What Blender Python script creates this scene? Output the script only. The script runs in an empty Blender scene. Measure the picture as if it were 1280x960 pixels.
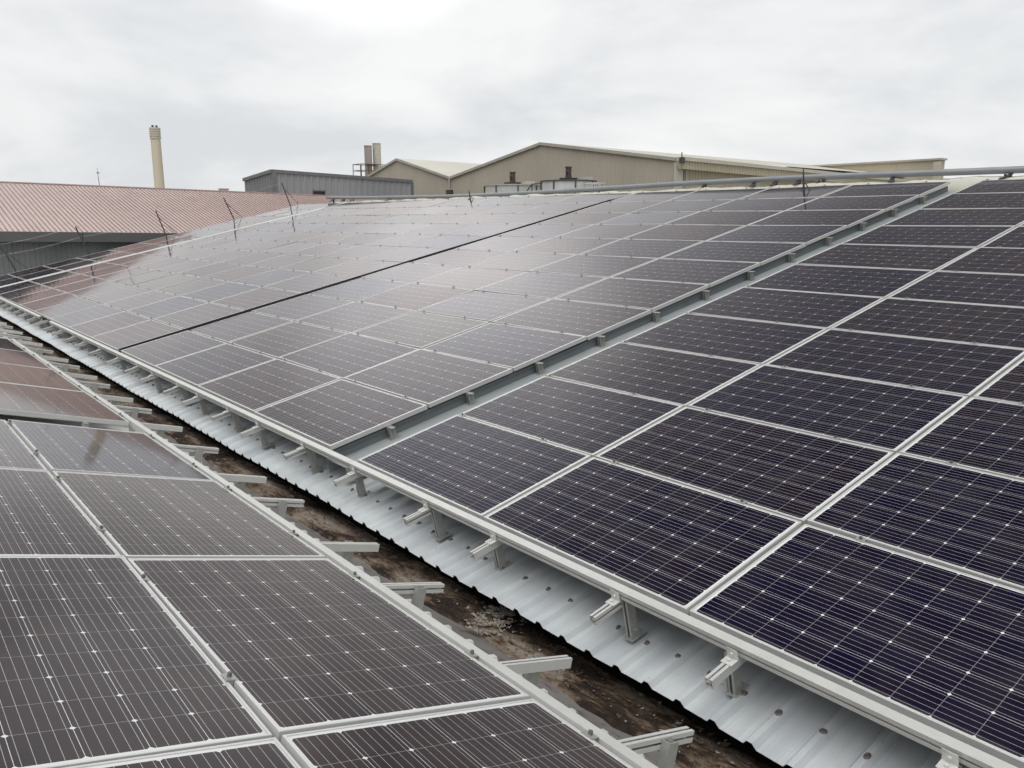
import bpy, bmesh, math, random
from mathutils import Vector, Matrix
random.seed(7)
rnd = random.Random(11)
scene = bpy.context.scene
C = scene.collection

# ------------------------------------------------------------------ camera
cam_data = bpy.data.cameras.new("camera")
cam_data.sensor_fit = 'HORIZONTAL'
cam_data.sensor_width = 36.0
cam_data.lens = 36.0 * 1036.2109 / 1280.0
cam_data.clip_start = 0.05
cam_data.clip_end = 3000
cam = bpy.data.objects.new("camera", cam_data)
C.objects.link(cam)
Rm = ((-0.6249621, -0.7806535, -0.0015643), (-0.1507861, 0.1226794, -0.9809247), (0.7659543, -0.6128049, -0.1943817))
right, down, fwd = (Vector(r) for r in Rm)
cm = Matrix((right, -down, -fwd)).transposed().to_4x4()
cm.translation = (-5.726, 3.000, 1.859)
cam.matrix_world = cm
scene.camera = cam

# ------------------------------------------------------------------ world / light / exposure
SUN_EL, SUN_AZ = math.radians(72), math.radians(150)      # azimuth: direction the light comes from, from +X towards +Y
world = bpy.data.worlds.new("World")
scene.world = world
world.use_nodes = True
nt = world.node_tree
nt.nodes.clear()
def wn(t, **k):
    n = nt.nodes.new(t)
    for a, b in k.items(): setattr(n, a, b)
    return n
sky = wn('ShaderNodeTexSky', sky_type='NISHITA', sun_disc=False, sun_elevation=SUN_EL, sun_rotation=math.pi/2 - SUN_AZ)
tc = wn('ShaderNodeTexCoord')
mp = wn('ShaderNodeMapping'); mp.inputs['Scale'].default_value = (1.0, 1.0, 2.7); mp.inputs['Location'].default_value = (0.35, 0.1, 0.2)
n1 = wn('ShaderNodeTexNoise'); n1.inputs['Scale'].default_value = 2.9; n1.inputs['Detail'].default_value = 6; n1.inputs['Roughness'].default_value = 0.53; n1.inputs['Distortion'].default_value = 0.25
cr = wn('ShaderNodeValToRGB')
cr.color_ramp.elements[0].position = 0.36; cr.color_ramp.elements[0].color = (7.75, 7.95, 8.2, 1)
cr.color_ramp.elements[1].position = 0.61; cr.color_ramp.elements[1].color = (10.3, 10.3, 10.2, 1)
e = cr.color_ramp.elements.new(0.5); e.color = (9.3, 9.4, 9.45, 1)
mix = wn('ShaderNodeMix', data_type='RGBA'); mix.inputs[0].default_value = 0.06
# out-of-view sky zones added, dimmed or brightened to shape panel reflections and fill
sx = wn('ShaderNodeSeparateXYZ')
def wmath(op, p, q, clamp=False):
    x = wn('ShaderNodeMath', operation=op, use_clamp=clamp)
    for i, v in enumerate((p, q)):
        if isinstance(v, (int, float)): x.inputs[i].default_value = v
        else: nt.links.new(v, x.inputs[i])
    return x.outputs[0]
def wmap(v, a0, a1, b0=0.0, b1=1.0):
    x = wn('ShaderNodeMapRange', interpolation_type='SMOOTHSTEP')
    for k, q in (('From Min', a0), ('From Max', a1), ('To Min', b0), ('To Max', b1)): x.inputs[k].default_value = q
    nt.links.new(v, x.inputs['Value']); return x.outputs[0]
nt.links.new(tc.outputs['Generated'], sx.inputs[0])
m1 = wmath('MULTIPLY', wmath('MULTIPLY', wmap(sx.outputs[0], 0.80, 0.46), wmap(sx.outputs[2], 0.225, 0.385)), wmap(sx.outputs[1], 0.0, -0.35))
m2 = wmath('MULTIPLY', wmap(sx.outputs[2], 0.46, 0.70), wmap(sx.outputs[1], 0.10, -0.30))
m3 = wmath('MULTIPLY', wmap(sx.outputs[1], 0.05, 0.5), wmap(sx.outputs[2], 0.70, 0.20))
dark = wmath('MULTIPLY', wmath('SUBTRACT', 1.0, wmath('MULTIPLY', m3, 0.68)), wmath('MULTIPLY', wmath('SUBTRACT', 1.0, wmath('MULTIPLY', m1, 0.82)), wmath('SUBTRACT', 1.0, wmath('MULTIPLY', m2, 0.80))))
bh = wn('ShaderNodeVectorMath', operation='DOT_PRODUCT'); bh.inputs[1].default_value = Vector((-0.22, 0.22, 0.95)).normalized()
mb = wn('ShaderNodeMapRange', interpolation_type='SMOOTHSTEP')
mb.inputs['From Min'].default_value = 0.45; mb.inputs['From Max'].default_value = 0.97; mb.inputs['To Min'].default_value = 0.95; mb.inputs['To Max'].default_value = 2.3
bf_ = wn('ShaderNodeVectorMath', operation='DOT_PRODUCT'); bf_.inputs[1].default_value = Vector((0.80, -0.44, 0.42)).normalized()
mf = wn('ShaderNodeMapRange', interpolation_type='SMOOTHSTEP')
mf.inputs['From Min'].default_value = 0.970; mf.inputs['From Max'].default_value = 0.998; mf.inputs['To Min'].default_value = 1.0; mf.inputs['To Max'].default_value = 1.9
mm2 = wn('ShaderNodeMath', operation='MULTIPLY')
mm = wn('ShaderNodeMath', operation='MULTIPLY'); ms = wn('ShaderNodeVectorMath', operation='SCALE')
bg = wn('ShaderNodeBackground'); bg.inputs['Strength'].default_value = 0.1
out = wn('ShaderNodeOutputWorld')
L = nt.links.new
L(tc.outputs['Generated'], mp.inputs['Vector']); L(mp.outputs['Vector'], n1.inputs['Vector'])
L(n1.outputs['Fac'], cr.inputs['Fac']); L(cr.outputs['Color'], mix.inputs[6]); L(sky.outputs['Color'], mix.inputs[7])
L(tc.outputs['Generated'], bh.inputs[0])
L(bh.outputs['Value'], mb.inputs['Value'])
L(dark, mm.inputs[0]); L(mb.outputs[0], mm.inputs[1])
L(mix.outputs[2], ms.inputs[0]); L(mm.outputs[0], mm2.inputs[0]); L(mf.outputs[0], mm2.inputs[1]); L(mm2.outputs[0], ms.inputs['Scale'])
L(ms.outputs[0], bg.inputs['Color']); L(tc.outputs['Generated'], bf_.inputs[0]); L(bf_.outputs['Value'], mf.inputs['Value']); L(bg.outputs['Background'], out.inputs['Surface'])

sun_d = bpy.data.lights.new("sun", 'SUN')
sun_d.energy = 1.0; sun_d.angle = math.radians(35); sun_d.color = (1.0, 0.97, 0.92)
sun = bpy.data.objects.new("sun", sun_d); C.objects.link(sun)
sd = Vector((math.cos(SUN_EL)*math.cos(SUN_AZ), math.cos(SUN_EL)*math.sin(SUN_AZ), math.sin(SUN_EL)))
sun.rotation_euler = (-sd).to_track_quat('-Z', 'Y').to_euler()
sun.location = (0, 0, 30)

vs = scene.view_settings
vs.view_transform = 'Standard'; vs.look = 'None'; vs.exposure = 0.0; vs.gamma = 1.0; vs.use_curve_mapping = False
scene.render.engine = 'CYCLES'
scene.cycles.use_denoising = True
scene.cycles.max_bounces = 6; scene.cycles.glossy_bounces = 4; scene.cycles.diffuse_bounces = 3
scene.cycles.sample_clamp_indirect = 4.0

# ------------------------------------------------------------------ slope frames
TR, TL = math.radians(12.687788), math.radians(15.05038)
YL, ZL = 1.2094, 0.1287
def PR(x, v, o=0.0):      # right roof slope: x along the eave, v up the slope, o out of the panel plane
    return Vector((x, -v*math.cos(TR) + o*math.sin(TR), v*math.sin(TR) + o*math.cos(TR)))
def PL(x, v, o=0.0):
    return Vector((x, YL + v*math.cos(TL) - o*math.sin(TL), ZL + v*math.sin(TL) + o*math.cos(TL)))
MR = Matrix(((-1, 0, 0), (0, -math.cos(TR), math.sin(TR)), (0, math.sin(TR), math.cos(TR))))
ML = Matrix(((1, 0, 0), (0, math.cos(TL), -math.sin(TL)), (0, math.sin(TL), math.cos(TL))))
def frameR(x, v, o=0.0):
    m = MR.to_4x4(); m.translation = PR(x, v, o); return m
def frameL(x, v, o=0.0):
    m = ML.to_4x4(); m.translation = PL(x, v, o); return m

# ------------------------------------------------------------------ materials
class NT:
    def __init__(s, name):
        s.m = bpy.data.materials.new(name); s.m.use_nodes = True
        s.t = s.m.node_tree; s.b = s.t.nodes['Principled BSDF']
    def n(s, t, **k):
        x = s.t.nodes.new(t)
        for a, b in k.items(): setattr(x, a, b)
        return x
    def l(s, a, b): s.t.links.new(a, b)
    def math(s, op, a, b=None, c=None, clamp=False):
        x = s.n('ShaderNodeMath', operation=op, use_clamp=clamp)
        for i, v in enumerate((a, b, c)):
            if v is None: continue
            if isinstance(v, (int, float)): x.inputs[i].default_value = v
            else: s.l(v, x.inputs[i])
        return x.outputs[0]
    def mixc(s, f, a, b):
        x = s.n('ShaderNodeMix', data_type='RGBA')
        for i, v in ((0, f), (6, a), (7, b)):
            if isinstance(v, (int, float)): x.inputs[i].default_value = v
            elif isinstance(v, tuple): x.inputs[i].default_value = v
            else: s.l(v, x.inputs[i])
        return x.outputs[2]
    def coord(s, kind='Object', scale=(1, 1, 1)):
        c = s.n('ShaderNodeTexCoord'); m = s.n('ShaderNodeMapping'); m.inputs['Scale'].default_value = scale
        s.l(c.outputs[kind], m.inputs['Vector']); return m.outputs['Vector']
    def noise(s, vec, scale, detail=4, rough=0.55):
        x = s.n('ShaderNodeTexNoise'); x.inputs['Scale'].default_value = scale
        x.inputs['Detail'].default_value = detail; x.inputs['Roughness'].default_value = rough
        s.l(vec, x.inputs['Vector']); return x.outputs['Fac']
    def ramp(s, f, stops):
        x = s.n('ShaderNodeValToRGB'); r = x.color_ramp
        r.elements[0].position, r.elements[0].color = stops[0][0], stops[0][1]
        r.elements[1].position, r.elements[1].color = stops[-1][0], stops[-1][1]
        for p, c in stops[1:-1]:
            q = r.elements.new(p); q.color = c
        s.l(f, x.inputs['Fac']); return x.outputs['Color']
    def bump(s, h, strength, dist=0.01):
        x = s.n('ShaderNodeBump'); x.inputs['Strength'].default_value = strength; x.inputs['Distance'].default_value = dist
        s.l(h, x.inputs['Height']); s.l(x.outputs['Normal'], s.b.inputs['Normal'])
    def set(s, **k):
        for a, b in k.items():
            i = s.b.inputs[a.replace('_', ' ')]
            if isinstance(b, (int, float, tuple)): i.default_value = b
            else: s.l(b, i)
        return s
def c4(r, g, b): return (r, g, b, 1.0)

def weathered(name, col, rough=0.5, metal=0.0, var=0.12, scale=3.0, stretch=(1, 1, 1), dirt=None, dirt_amt=0.0, bumpy=0.0, spec=None):
    t = NT(name)
    v = t.coord('Object', stretch)
    a = t.noise(v, scale, 5, 0.6)
    lo = tuple(max(0, x*(1-var)) for x in col) + (1,); hi = tuple(min(1, x*(1+var)) for x in col) + (1,)
    cc = t.ramp(a, [(0.3, lo), (0.7, hi)])
    if dirt:
        d = t.noise(v, scale*4.3, 6, 0.65)
        f = t.math('MULTIPLY', t.math('SUBTRACT', d, 0.52, clamp=True), 6.0*dirt_amt, clamp=True)
        cc = t.mixc(f, cc, dirt + (1,))
    t.set(Base_Color=cc, Roughness=rough, Metallic=metal)
    if spec is not None: t.set(Specular_IOR_Level=spec)
    if bumpy: t.bump(a, bumpy)
    return t.m

M_alu = weathered('anodised_aluminium', (0.62, 0.62, 0.59), 0.40, 0.3, 0.06, 6, (1, 1, 1), (0.35, 0.33, 0.3), 0.12)
M_alu_dull = weathered('mill_aluminium', (0.40, 0.40, 0.375), 0.45, 0.45, 0.10, 9, (1, 1, 1), (0.22, 0.2, 0.18), 0.2)
M_frame = weathered('panel_frame_aluminium', (0.61, 0.61, 0.595), 0.38, 0.25, 0.05, 3)
M_bolt = weathered('zinc_bolt', (0.33, 0.32, 0.30), 0.45, 0.6, 0.2, 40)
M_boltd = weathered('dark_bolt', (0.16, 0.155, 0.15), 0.5, 0.5, 0.2, 40)
M_dark = weathered('seam_shade_black', (0.02, 0.02, 0.02), 0.7, 0, 0.2, 10)  # black that paints shade into the thin panel seam
M_dsteel = weathered('dark_painted_steel', (0.075, 0.075, 0.08), 0.5, 0.2, 0.25, 8, dirt=(0.12, 0.07, 0.05), dirt_amt=0.3)
M_rust = weathered('rusty_steel', (0.10, 0.06, 0.05), 0.8, 0.1, 0.4, 14, dirt=(0.05, 0.03, 0.03), dirt_amt=0.5)
M_motor = weathered('brown_motor_paint', (0.075, 0.055, 0.05), 0.7, 0.1, 0.3, 14)
M_pipe = weathered('grey_galvanised_pipe', (0.27, 0.285, 0.30), 0.45, 0.2, 0.1, 2.5, (1, 4, 4), (0.25, 0.25, 0.25), 0.2)
M_white = weathered('white_tank_paint', (0.52, 0.52, 0.49), 0.5, 0, 0.1, 2, (1, 1, .4), (0.35, 0.3, 0.25), 0.25)
M_beige = weathered('beige_cladding', (0.46, 0.41, 0.335), 0.55, 0, 0.07, 0.35, (1, 1, 0.25), (0.40, 0.355, 0.29), 0.15)
M_cream = weathered('cream_cladding', (0.46, 0.41, 0.30), 0.55, 0, 0.07, 0.4, (1, 1, 0.3), (0.36, 0.30, 0.2), 0.2)
M_cream_trim = weathered('cream_trim', (0.52, 0.49, 0.40), 0.5, 0, 0.06, 1.5, (1, 1, 1), (0.3, 0.26, 0.2), 0.25)
M_creamroof = weathered('cream_roof_sheet', (0.56, 0.54, 0.46), 0.5, 0, 0.06, 0.3)
M_trim_grey = weathered('grey_barge_trim', (0.42, 0.40, 0.35), 0.5, 0, 0.1, 1.5)
M_gwall = weathered('grey_cladding', (0.31, 0.315, 0.325), 0.5, 0, 0.12, 0.4, (1, 1, .3), (0.29, 0.29, 0.295), 0.2)
M_gside = weathered('dark_grey_cladding', (0.22, 0.222, 0.225), 0.5, 0, 0.1, 0.4)
M_gtrim = weathered('grey_trim', (0.17, 0.175, 0.18), 0.5, 0, 0.1, 2)
M_pinkroof = weathered('pink_roof_sheet', (0.52, 0.42, 0.395), 0.55, 0, 0.08, 0.35, (0.3, 1, 1), (0.42, 0.335, 0.315), 0.5)
M_pinkrib = weathered('pink_roof_seam', (0.33, 0.235, 0.215), 0.6, 0, 0.15, 1.5)
M_fascia = weathered('grey_fascia_gutter', (0.125, 0.12, 0.12), 0.45, 0, 0.1, 0.8, (1, .3, 1), (0.09, 0.085, 0.085), 0.25)
M_olive = weathered('grey_green_wall', (0.31, 0.32, 0.315), 0.6, 0, 0.14, 1.0, (1, 1, .4), (0.22, 0.23, 0.22), 0.3)
M_chim = weathered('cream_painted_chimney', (0.66, 0.59, 0.45), 0.6, 0, 0.04, 0.3, (1, 1, .3))
M_chimband = weathered('pale_chimney_band', (0.60, 0.55, 0.46), 0.6, 0, 0.03, 0.3)
M_stack = weathered('weathered_stack_steel', (0.52, 0.49, 0.42), 0.5, 0.05, 0.12, 0.8, (1, 1, .4), (0.40, 0.36, 0.3), 0.3)
M_stack2 = weathered('brownish_stack_steel', (0.36, 0.31, 0.275), 0.55, 0.05, 0.12, 0.8, (1, 1, .4), (0.26, 0.2, 0.17), 0.35)
M_ground = weathered('yard_concrete', (0.28, 0.27, 0.25), 0.9, 0, 0.15, 0.1)
M_glass = weathered('dark_window', (0.02, 0.02, 0.022), 0.15, 0, 0.1, 1)
M_void = weathered('shade_black', (0.009, 0.008, 0.007), 0.95, 0, 0.3, 5, spec=0.1)  # near-black that paints shade into the gutter and the thick panel seam

# zincalume roof sheet with soft streaks and spots
t = NT('zincalume_sheet')
v1 = t.coord('Object', (3.0, 0.35, 0.35)); v2 = t.coord('Object')
s1 = t.noise(v1, 4.0, 5, 0.6); s2 = t.noise(v2, 1.1, 4, 0.5); s3 = t.noise(v2, 38.0, 2, 0.5)
base = t.ramp(t.math('ADD', t.math('MULTIPLY', s1, 0.5), t.math('MULTIPLY', s2, 0.5)),
              [(0.33, c4(0.375, 0.40, 0.415)), (0.66, c4(0.53, 0.555, 0.565))])
spots = t.math('MULTIPLY', t.math('SUBTRACT', s3, 0.71, clamp=True), 9.0, clamp=True)
base = t.mixc(t.math('MULTIPLY', spots, 0.7), base, c4(0.14, 0.12, 0.10))
t.set(Base_Color=base, Roughness=t.math('ADD', t.math('MULTIPLY', s2, 0.25), 0.33), Metallic=0.15)
t.bump(t.noise(v2, 2.4, 3, 0.5), 0.12, 0.02)
M_sheet = t.m
M_sheet_old = weathered('aged_white_sheet', (0.60, 0.61, 0.59), 0.5, 0.15, 0.1, 2.0, (3, .5, .5), (0.33, 0.28, 0.24), 0.35)
M_flange = weathered('grey_gutter_flange', (0.19, 0.175, 0.168), 0.7, 0.1, 0.25, 2.5, (1, 2, 2), (0.05, 0.035, 0.028), 0.7)

# gutter dirt
t = NT('gutter_dirt')
v = t.coord('Object', (0.8, 1.3, 1)); vf = t.coord('Object', (0.45, 1.3, 1))
a = t.noise(v, 2.3, 9, 0.68); b = t.noise(v, 34, 6, 0.72); g = t.noise(v, 4.6, 5, 0.6); fbr = t.noise(vf, 19, 7, 0.7)
cc = t.ramp(t.math('ADD', t.math('MULTIPLY', a, 0.72), t.math('MULTIPLY', fbr, 0.28)),
            [(0.40, c4(0.011, 0.007, 0.005)), (0.47, c4(0.035, 0.022, 0.014)), (0.51, c4(0.12, 0.083, 0.055)), (0.58, c4(0.24, 0.20, 0.16))])
cc = t.mixc(t.math('MULTIPLY', t.math('SUBTRACT', b, 0.53, clamp=True), 7, clamp=True), cc, c4(0.012, 0.0075, 0.005))
cc = t.mixc(t.math('MULTIPLY', t.math('SUBTRACT', fbr, 0.60, clamp=True), 6, clamp=True), cc, c4(0.085, 0.042, 0.02))
cc = t.mixc(t.math('MULTIPLY', t.math('SUBTRACT', g, 0.66, clamp=True), 6, clamp=True), cc, c4(0.16, 0.145, 0.13))
t.set(Base_Color=cc, Roughness=0.85, Specular_IOR_Level=0.3)
t.bump(t.math('ADD', b, t.math('MULTIPLY', fbr, 1.5)), 0.8, 0.012)
M_dirt = t.m
M_gaplight = weathered('pale_gap_flashing', (0.30, 0.325, 0.33), 0.5, 0.1, 0.12, 2.0, (1, .4, .4), (0.2, 0.2, 0.19), 0.3)
M_gapflash = weathered('grey_flashing', (0.17, 0.19, 0.20), 0.5, 0.1, 0.15, 2.0, (1, .4, .4), (0.08, 0.08, 0.075), 0.3)
M_flake = weathered('pale_dried_flakes', (0.25, 0.225, 0.19), 0.9, 0, 0.45, 60, dirt=(0.12, 0.09, 0.07), dirt_amt=0.8)
M_chip = weathered('brown_leaf_bits', (0.055, 0.035, 0.022), 0.9, 0, 0.6, 30)
M_washer = weathered('rusty_washer', (0.12, 0.105, 0.095), 0.7, 0.2, 0.35, 60)

# photovoltaic laminate: ten by six cells, five busbars each, seen through glass
PW, PH = 1.650, 0.992
CP = 0.1602
def cell_material(name, stops):
    t = NT(name)
    tcn = t.n('ShaderNodeTexCoord'); sp = t.n('ShaderNodeSeparateXYZ'); t.l(tcn.outputs['Object'], sp.inputs[0])
    X = t.math('ADD', t.math('DIVIDE', sp.outputs[0], CP), 5.0)
    Y = t.math('ADD', t.math('DIVIDE', sp.outputs[1], CP), 3.0)
    fx = t.math('ABSOLUTE', t.math('SUBTRACT', t.math('FRACT', X), 0.5))
    fy = t.math('ABSOLUTE', t.math('SUBTRACT', t.math('FRACT', Y), 0.5))
    gapx = t.math('GREATER_THAN', fx, 0.5 - 0.0060)
    gapy = t.math('GREATER_THAN', fy, 0.5 - 0.005)
    cor = t.math('GREATER_THAN', t.math('ADD', fx, fy), 1.0 - 0.058)
    outx = t.math('GREATER_THAN', t.math('ABSOLUTE', sp.outputs[0]), 5*CP)
    outy = t.math('GREATER_THAN', t.math('ABSOLUTE', sp.outputs[1]), 3*CP)
    back = t.math('MAXIMUM', t.math('MAXIMUM', cor, gapy), t.math('MAXIMUM', outx, outy))
    fb = t.math('ABSOLUTE', t.math('SUBTRACT', t.math('FRACT', t.math('MULTIPLY', Y, 5.0)), 0.5))
    bus = t.math('LESS_THAN', fb, 0.021)
    inside = t.math('LESS_THAN', t.math('ABSOLUTE', sp.outputs[0]), 5*CP + 0.004)
    bus = t.math('MULTIPLY', bus, inside)
    oi = t.n('ShaderNodeObjectInfo')
    # cell-to-cell and panel-to-panel tint
    comb = t.n('ShaderNodeCombineXYZ'); t.l(t.math('FLOOR', X), comb.inputs[0]); t.l(t.math('FLOOR', Y), comb.inputs[1])
    t.l(t.math('MULTIPLY', oi.outputs['Random'], 91.0), comb.inputs[2])
    wnz = t.n('ShaderNodeTexWhiteNoise', noise_dimensions='3D'); t.l(comb.outputs[0], wnz.inputs['Vector'])
    cellc = t.ramp(t.math('ADD', t.math('MULTIPLY', wnz.outputs['Value'], 0.5), t.math('MULTIPLY', oi.outputs['Random'], 0.5)),
                   [(p_, c4(*q_)) for p_, q_ in stops])
    col = t.mixc(t.math('MULTIPLY', gapx, 0.55), cellc, c4(0.42, 0.42, 0.42))
    col = t.mixc(bus, col, c4(0.43, 0.43, 0.43))
    col = t.mixc(back, col, c4(0.66, 0.67, 0.66))
    # thin dust
    wv = t.coord('Object'); sepn = t.noise(wv, 3.0, 5, 0.6)
    dust = t.math('MULTIPLY', t.math('SUBTRACT', sepn, 0.42, clamp=True), 0.15)
    col = t.mixc(dust, col, c4(0.30, 0.27, 0.24))
    # grime gathered along the lower frame edge
    low = t.math('MULTIPLY', t.math('SUBTRACT', -0.452, sp.outputs[1], clamp=True), 26.0, clamp=True)
    streak = t.noise(t.coord('Object', (9.0, 1.2, 1)), 2.0, 4, 0.6)
    col = t.mixc(t.math('MULTIPLY', low, t.math('MULTIPLY', streak, 0.55)), col, c4(0.17, 0.155, 0.135))
    wn2 = t.n('ShaderNodeTexWhiteNoise', noise_dimensions='1D'); t.l(t.math('MULTIPLY', oi.outputs['Random'], 777.0), wn2.inputs['W'])
    tint = t.ramp(oi.outputs['Random'], [(0.0, c4(0.95, 0.935, 0.955)), (0.2, c4(1.0, 0.935, 0.91)), (0.45, c4(0.97, 0.94, 0.945)), (0.62, c4(1.0, 0.955, 0.915)), (0.8, c4(0.985, 0.91, 0.895)), (1.0, c4(0.97, 0.95, 0.945))])
    tint = t.mixc(t.math('MULTIPLY', wn2.outputs['Value'], 0.12), tint, c4(0.55, 0.52, 0.52))
    t.set(Base_Color=col, Roughness=0.6, Specular_IOR_Level=0.0)
    gl = t.n('ShaderNodeBsdfGlossy'); t.l(tint, gl.inputs['Color']); t.l(t.math('ADD', 0.03, t.math('MULTIPLY', sepn, 0.06)), gl.inputs['Roughness'])
    fr = t.n('ShaderNodeFresnel'); fr.inputs['IOR'].default_value = 1.5
    # anti-reflective coating: cuts the mirror at steep angles, not at grazing ones
    arc = t.n('ShaderNodeMapRange'); arc.inputs['From Min'].default_value = 0.04; arc.inputs['From Max'].default_value = 0.36; arc.inputs['To Min'].default_value = 0.34; arc.inputs['To Max'].default_value = 1.0
    t.l(fr.outputs[0], arc.inputs['Value']); frf = t.math('MULTIPLY', fr.outputs[0], arc.outputs[0])
    wob = t.n('ShaderNodeBump'); wob.inputs['Strength'].default_value = 0.02; wob.inputs['Distance'].default_value = 0.02
    t.l(t.noise(t.coord('Object', (1, 1, 1)), 1.6, 2, 0.5), wob.inputs['Height']); t.l(wob.outputs['Normal'], gl.inputs['Normal'])
    mx = t.n('ShaderNodeMixShader'); t.l(frf, mx.inputs[0]); t.l(t.b.outputs[0], mx.inputs[1]); t.l(gl.outputs[0], mx.inputs[2])
    om = [q for q in t.t.nodes if q.type == 'OUTPUT_MATERIAL'][0]; t.l(mx.outputs[0], om.inputs['Surface'])
    return t.m
M_cell = cell_material('photovoltaic_cells', [(0.0, (0.0070, 0.0052, 0.0200)), (0.5, (0.0092, 0.0060, 0.0175)), (1.0, (0.0140, 0.0078, 0.0140))])
# the left-hand array has browner cells
M_cell_warm = cell_material('photovoltaic_cells_brown', [(0.0, (0.0095, 0.0063, 0.0135)), (0.5, (0.0135, 0.0076, 0.0110)), (1.0, (0.0190, 0.0100, 0.0115))])

# ------------------------------------------------------------------ mesh helpers
def mesh_obj(name, bm, mat, parent=None, smooth=False, mats=None):
    me = bpy.data.meshes.new(name)
    bmesh.ops.recalc_face_normals(bm, faces=bm.faces)
    bm.to_mesh(me); bm.free()
    for m in (mats or [mat]): me.materials.append(m)
    if smooth:
        for p in me.polygons: p.use_smooth = True
    o = bpy.data.objects.new(name, me); C.objects.link(o)
    if parent: o.parent = parent
    return o
def empty(name, m=None):
    o = bpy.data.objects.new(name, None); o.empty_display_size = 0.1; C.objects.link(o)
    if m is not None: o.matrix_world = m if isinstance(m, Matrix) else Matrix.Translation(m)
    return o
def tag(o, label=None, cat=None, group=None, kind=None):
    if label: o['label'] = label
    if cat: o['category'] = cat
    if group: o['group'] = group
    if kind: o['kind'] = kind
    return o
def box(bm, x0, x1, y0, y1, z0, z1, f=None, mi=0):
    vs = [Vector((x, y, z)) for x in (x0, x1) for y in (y0, y1) for z in (z0, z1)]
    if f: vs = [f(*p) for p in vs]
    vv = [bm.verts.new(p) for p in vs]
    for idx in ((0, 1, 3, 2), (4, 6, 7, 5), (0, 4, 5, 1), (2, 3, 7, 6), (0, 2, 6, 4), (1, 5, 7, 3)):
        fc = bm.faces.new([vv[i] for i in idx]); fc.material_index = mi
def tube(bm, pts, r, seg=10, cap=True, rs=None):
    pts = [Vector(p) for p in pts]; rings = []
    for i, p in enumerate(pts):
        d = (pts[min(i+1, len(pts)-1)] - pts[max(i-1, 0)]).normalized()
        a = d.orthogonal().normalized() if abs(d.z) > 0.95 else d.cross(Vector((0, 0, 1))).normalized()
        b = d.cross(a)
        rr = rs[i] if rs else r
        rings.append([bm.verts.new(p + a*rr*math.cos(2*math.pi*k/seg) + b*rr*math.sin(2*math.pi*k/seg)) for k in range(seg)])
    for q, w in zip(rings, rings[1:]):
        for k in range(seg): bm.faces.new((q[k], q[(k+1) % seg], w[(k+1) % seg], w[k]))
    if cap: bm.faces.new(rings[0][::-1]); bm.faces.new(rings[-1])
def copy_child(src, parent, loc=None):
    c = src.copy(); C.objects.link(c); c.parent = parent
    c.matrix_parent_inverse = Matrix.Identity(4)
    if loc is not None: c.location = loc
    return c

# slotted strut: box plates leaving a slot in the top and one side, open ends
def strut(bm, x0, x1, y0, y1, z0, z1, axis='y', top=True, side=0, f=None):
    w, h = x1-x0, z1-z0
    tk = 0.003; s = 0.010; fl = 0.020
    cx, cz = (x0+x1)/2, (z0+z1)/2
    box(bm, x0, x1, y0, y1, z0, z0+tk, f)
    if top:
        box(bm, x0+tk, cx-s/2, y0, y1, z1-tk, z1, f); box(bm, cx+s/2, x1-tk, y0, y1, z1-tk, z1, f)
        box(bm, cx-s/2-0.004, cx+s/2+0.004, y0+0.001, y1-0.001, z1-fl-tk, z1-fl, f)
    else:
        box(bm, x0+tk, x1-tk, y0, y1, z1-tk, z1, f)
    for sx, xa, xb in ((-1, x0, x0+tk), (1, x1-tk, x1)):
        if side == sx or side == 2:
            box(bm, xa, xb, y0, y1, z0+tk, cz-s/2, f); box(bm, xa, xb, y0, y1, cz+s/2, z1, f)
            xi = x0+fl if sx < 0 else x1-fl-tk
            box(bm, xi, xi+tk, y0+0.001, y1-0.001, cz-s/2-0.004, cz+s/2+0.004, f)
        else:
            box(bm, xa, xb, y0, y1, z0+tk, z1, f)

# ------------------------------------------------------------------ ground
bm = bmesh.new()
vv = [bm.verts.new(p) for p in ((-1500, -1500, -7), (1500, -1500, -7), (1500, 1500, -7), (-1500, 1500, -7))]
bm.faces.new(vv)
tag(mesh_obj('ground', bm, M_ground), kind='structure')

# ------------------------------------------------------------------ the factory we stand on: two sheet slopes, a valley gutter, walls
fac = empty('factory_building', Vector((8, 0, -7)))
tag(fac, 'factory under both panel slopes with rusty valley gutter between ribbed steel sheets', 'factory building')
XA, XB = -13.0, 25.4
SH = -0.30                                   # rib crest below the panel plane
def ribbed(bm, P, v0, v1, x0, x1, phase, nv=1, rib=0.026, wob=0.0):
    prof = []
    k = math.floor((x0-phase)/0.2)
    while phase + k*0.2 < x1:
        c = phase + k*0.2
        for dx, dz in ((-0.070, 0.0), (-0.064, 0.0012), (-0.058, 0.0), (-0.034, 0.0), (-0.013, rib), (0.013, rib), (0.034, 0.0), (0.058, 0.0), (0.064, 0.0012), (0.070, 0)):
            if x0 <= c+dx <= x1: prof.append((c+dx, dz))
        k += 1
    rows = []
    for j in range(nv+1):
        v = v0 + (v1-v0)*j/nv
        rows.append([bm.verts.new(P(x, v + (wob*math.sin(x*1.7+1)+wob*0.6*math.sin(x*5.1) if j == 0 else 0), SH - rib + dz)) for x, dz in prof])
    for a, b in zip(rows, rows[1:]):
        for i in range(len(prof)-1): bm.faces.new((a[i], a[i+1], b[i+1], b[i]))
V_RIDGE = 11.62
bm = bmesh.new(); ribbed(bm, PR, -0.275, V_RIDGE, XA, XB, -2.06, wob=0.006)
o = mesh_obj('roof_sheet', bm, M_sheet, fac)
sol = o.modifiers.new('thickness', 'SOLIDIFY'); sol.thickness = 0.002; sol.offset = -1
o.matrix_parent_inverse = fac.matrix_world.inverted()
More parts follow.
